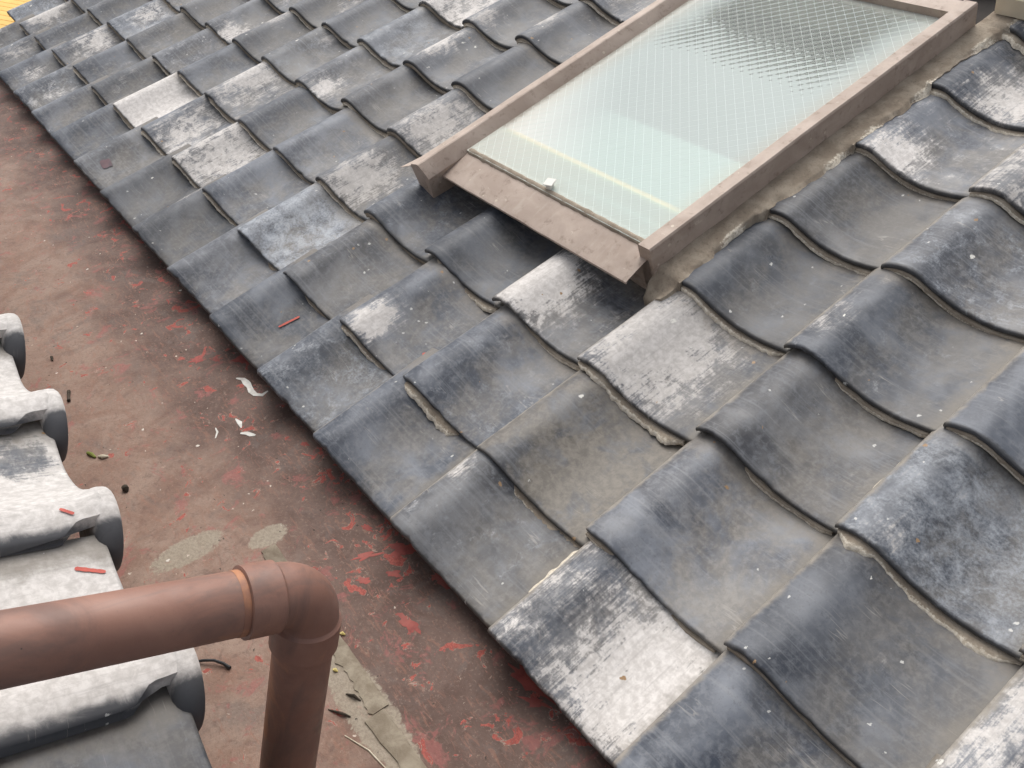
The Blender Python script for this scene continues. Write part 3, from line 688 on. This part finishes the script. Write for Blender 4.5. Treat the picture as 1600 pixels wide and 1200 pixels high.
for j in range(0, 4):
    for c, X in LX.items():
        me = LE[c % 3] if j == 0 else TILES[(c + j) % 5]
        sd += 2.91
        o = link('tile', me, M_TILE, lroof, (-X, j * TE + rnd.uniform(-.003, .003), rnd.uniform(-.001, .001)), (0, rnd.uniform(-.006, .006), rnd.uniform(-.008, .008)))
        if c in LLOOK: LOOK[('l', c, j)] = LLOOK[c]
        setlook(o, ('l', c, j), sd); LT[(c, j)] = o
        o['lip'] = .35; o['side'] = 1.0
        if j == 0:
            dsk = link('roll_end', DM[c % 3], M_TILE, o)
            for k in list(D) + ['seed']: dsk[k] = o[k]
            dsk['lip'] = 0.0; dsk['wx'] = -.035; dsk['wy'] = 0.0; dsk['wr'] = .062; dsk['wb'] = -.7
link('roof_deck', box_mesh(-1.5, 2.2, .05, 1.3, -.105, -.062), M_DECK, lroof)
wv = [(x, y, z) for x in (-2.2, 1.5) for y, z in ((-.53, -4), (-.53, .17), (-1.4, .52), (-1.4, -4))]
w2 = link('wall', mesh(wv, [(0, 1, 2, 3), (4, 5, 6, 7), (0, 1, 5, 4), (1, 2, 6, 5), (2, 3, 7, 6), (3, 0, 4, 7)], False), M_WALL, lroof)
w2.matrix_parent_inverse = (Matrix.Translation(LROOT) @ Matrix.Rotation(math.pi, 4, 'Z') @ Matrix.Rotation(TH, 4, 'X')).inverted()

# red marks painted on tiles: thin strokes that follow the tile surface
def stroke(tile, pts, w, mat=M_REDPAINT, disc=False, name='paint_mark'):
    V, F = [], []; n = 14
    for k in range(n + 1):
        t = k / n; a = Vector(pts[0]); c = Vector(pts[1]); p = a.lerp(c, t); d = (c - a).normalized()
        ww = w * (1 + .35 * nz(pts[0][0] * 90, k * .8)) * (.5 if k in (0, n) else 1)
        for s in (-1, -.3, .3, 1):
            X = p.x - d.y * ww * s; Y = p.y + d.x * ww * s
            V.append((X, Y, prof(X) - TILT * Y + .0016 + (.01 * max(0, 1 - Y / .05) ** 2 * max(0, 1 - (abs(X - .042) / .066) ** 2) if disc else 0)))
        if k:
            for s in range(3):
                o = 4 * (k - 1) + s; F.append((o, o + 1, o + 5, o + 4))
    return link(name, mesh(V, F), mat, tile)
stroke(TILE[(-4, 0)], ((.148, .100), (.156, .150)), .0026)
M_PINK = simple_dirty('faded_pink_paint', (.150, .105, .115), (.20, .125, .135), (.13, .125, .14), 40, .7, .3, .0005)
stroke(TILE[(-8, 0)], ((.105, .055), (.112, .085)), .016, M_PINK)
stroke(TILE[(-3, 1)], ((.205, .075), (.209, .080)), .003)
stroke(LT[(1, 0)], ((.236, .014), (.250, .046)), .0028, disc=True)
stroke(LT[(2, 0)], ((.036, .050), (.024, .036)), .0022, disc=True)

# ------------------------------------------------------------------ drain pipe with elbow
PD = .065; PR = PD / 2
pA, pB = Vector((.036, -.4965, .413)), Vector((.051, -.2855, .345))
d1 = (pB - pA).normalized()
d2 = Vector((.015, -.229, -.973)).normalized()
# corner where the two axes meet
q0 = Vector((.082, -.2555, .2615))
w0 = pA - q0; bb = d1.dot(d2)
s1 = (bb * d2.dot(w0) - d1.dot(w0)) / (1 - bb * bb); s2 = (d2.dot(w0) - bb * d1.dot(w0)) / (1 - bb * bb)
corner = (pA + d1 * s1 + q0 + d2 * s2) / 2
pipe = tag(empty('drain_pipe', corner + d2 * .45), 'terracotta brown plastic drain pipe with elbow above the gutter', 'pipe')
pinv = Matrix.Translation(-(corner + d2 * .45))
def tube(name, path, N=40):
    """path = list of (centre, tangent, radius)"""
    rings = []; up = d1.cross(d2).normalized()
    for c, t, r in path:
        e = up; g = t.cross(e).normalized()
        rings.append([c + (e * math.cos(2 * math.pi * k / N) + g * math.sin(2 * math.pi * k / N)) * r - (corner + d2 * .45) for k in range(N)])
    V, F = loft(rings); return link(name, mesh(V, F, True, 30), M_PIPE, pipe)
RB = .036
def P1(s): return corner - d1 * s
def P2(s): return corner + d2 * s
tube('sloping_pipe', [(P1(1.4), d1, PR), (P1(.6), d1, PR), (P1(RB + .010), d1, PR)])
tube('down_pipe', [(P2(RB + .010), d2, PR), (P2(.25), d2, PR), (P2(.47), d2, PR)])
path = [(P1(RB + .038), d1, PR + .0015), (P1(RB + .0372), d1, PR + .0044), (P1(RB + .004), d1, PR + .0046), (P1(RB + .001), d1, PR + .0012)]
cc_ = corner - d1 * RB + d2 * RB
for k in range(0, 15):
    a = math.pi / 2 * k / 14
    c = cc_ - d2 * RB * math.cos(a) + d1 * RB * math.sin(a); t = (d1 * math.cos(a) + d2 * math.sin(a)).normalized()
    path.append((c, t, PR + .0010))
path += [(P2(RB + .001), d2, PR + .0012), (P2(RB + .004), d2, PR + .0046), (P2(RB + .0372), d2, PR + .0044), (P2(RB + .038), d2, PR + .0015)]
tube('elbow', path)
jr = tube('joint_ring', [(P1(RB + .0455), d1, PR + .0003), (P1(RB + .0445), d1, PR + .0006), (P1(RB + .0385), d1, PR + .0007), (P1(RB + .0378), d1, PR + .0003)])
jr.data.materials.clear(); jr.data.materials.append(M_RING)

# ------------------------------------------------------------------ litter lying in the gutter
def bit(name, pts, radii, mat, label, cat, N=7):
    o0 = Vector((pts[0][0], pts[0][1], gz(pts[0][0], pts[0][1])))
    rings = []
    for k, p in enumerate(pts):
        c = Vector((p[0], p[1], gz(p[0], p[1]) + radii[k] * .9 + (p[2] if len(p) > 2 else 0))) - o0
        a = Vector(pts[min(k + 1, len(pts) - 1)][:2]) - Vector(pts[max(k - 1, 0)][:2]); a.normalize(); s = Vector((-a.y, a.x, 0))
        rings.append([c + (s * math.cos(2 * math.pi * i / N) + Vector((0, 0, 1)) * math.sin(2 * math.pi * i / N)) * radii[k] for i in range(N)])
    V, F = loft(rings); return tag(link(name, mesh(V, F), mat, None, o0), label, cat)
bit('twig', [(-1.092, -.292), (-1.075, -.297), (-1.058, -.301)], [.004, .0028, .004], M_TWIG, 'small dark stub of twig near the upper round roll end', 'twig')
bit('twig', [(-1.252, -.289), (-1.238, -.291)], [.0035, .002], M_TWIG, 'tiny dark twig crumb highest up the dusty gutter', 'twig')
bit('dry_husk', [(-.838, -.302), (-.828, -.296), (-.824, -.286)], [.002, .0045, .002], M_PALE_BIT, 'pale dry husk beside a bit of moss in the gutter', 'husk')
bit('moss_bit', [(-.862, -.316), (-.850, -.311), (-.838, -.307)], [.003, .0042, .002], M_LEAF_G, 'bit of green and brown moss beside a pale husk', 'moss')
bit('pebble', [(-.716, -.288), (-.711, -.288), (-.704, -.288), (-.699, -.288)], [.002, .006, .006, .002], M_TWIG, 'small round dark pebble alone in the dusty gutter', 'pebble', 9)
bit('rubber_strip', [(-.262, -.325), (-.250, -.310, .004), (-.238, -.297, .006), (-.225, -.287, .003), (-.214, -.282)], [.0015, .0022, .0022, .0025, .003], M_BLACK, 'thin black curled strip beside the lowest round roll end', 'strip')
bit('seed', [(-.166, -.121), (-.162, -.119), (-.158, -.116)], [.001, .0032, .001], M_SEED, 'yellow seed by the elbow collar of the drain pipe', 'seed')
bit('seed', [(-.115, -.160), (-.111, -.158), (-.107, -.156)], [.001, .003, .001], M_SEED, 'yellow seed on the muddy seam beside the down pipe', 'seed')
bit('leaf_scrap', [(-.066, -.164), (-.054, -.157, .002), (-.043, -.152)], [.0010, .0026, .0008], M_TWIG, 'dark curled leaf scrap on the muddy folded seam', 'leaf')
bit('leaf_scrap', [(-.060, -.196), (-.040, -.184, .002), (-.03, -.176)], [.0008, .0024, .0010], M_TWIG, 'dark leaf scrap between the down pipe and muddy seam', 'leaf')
bit('straw', [(-.01, -.196), (.03, -.180), (.10, -.170)], [.0008, .0011, .0008], M_PALE_BIT, 'pale straw lying along the muddy folded seam', 'straw')

# ------------------------------------------------------------------ beyond the roof edge
deck = tag(empty('yellow_deck', (-6.5, 1.0, -1.3), (0, 0, math.radians(28))), 'yellow boarded deck below the far roof corner', 'deck')
bme = box_mesh(-5, 5, -.073, .073, -.03, 0, .004)
for k in range(-28, 28):
    link('board', bme, M_YELLOW, deck, (0, k * .15, 0))
link('frame', box_mesh(-4.8, 4.8, -4.2, 4.2, -.3, -.06), M_DECK, deck)
g = link('ground', box_mesh(-1500, 1500, -1500, 1500, -4.2, -4.0), M_GROUND); tag(g, kind='structure')
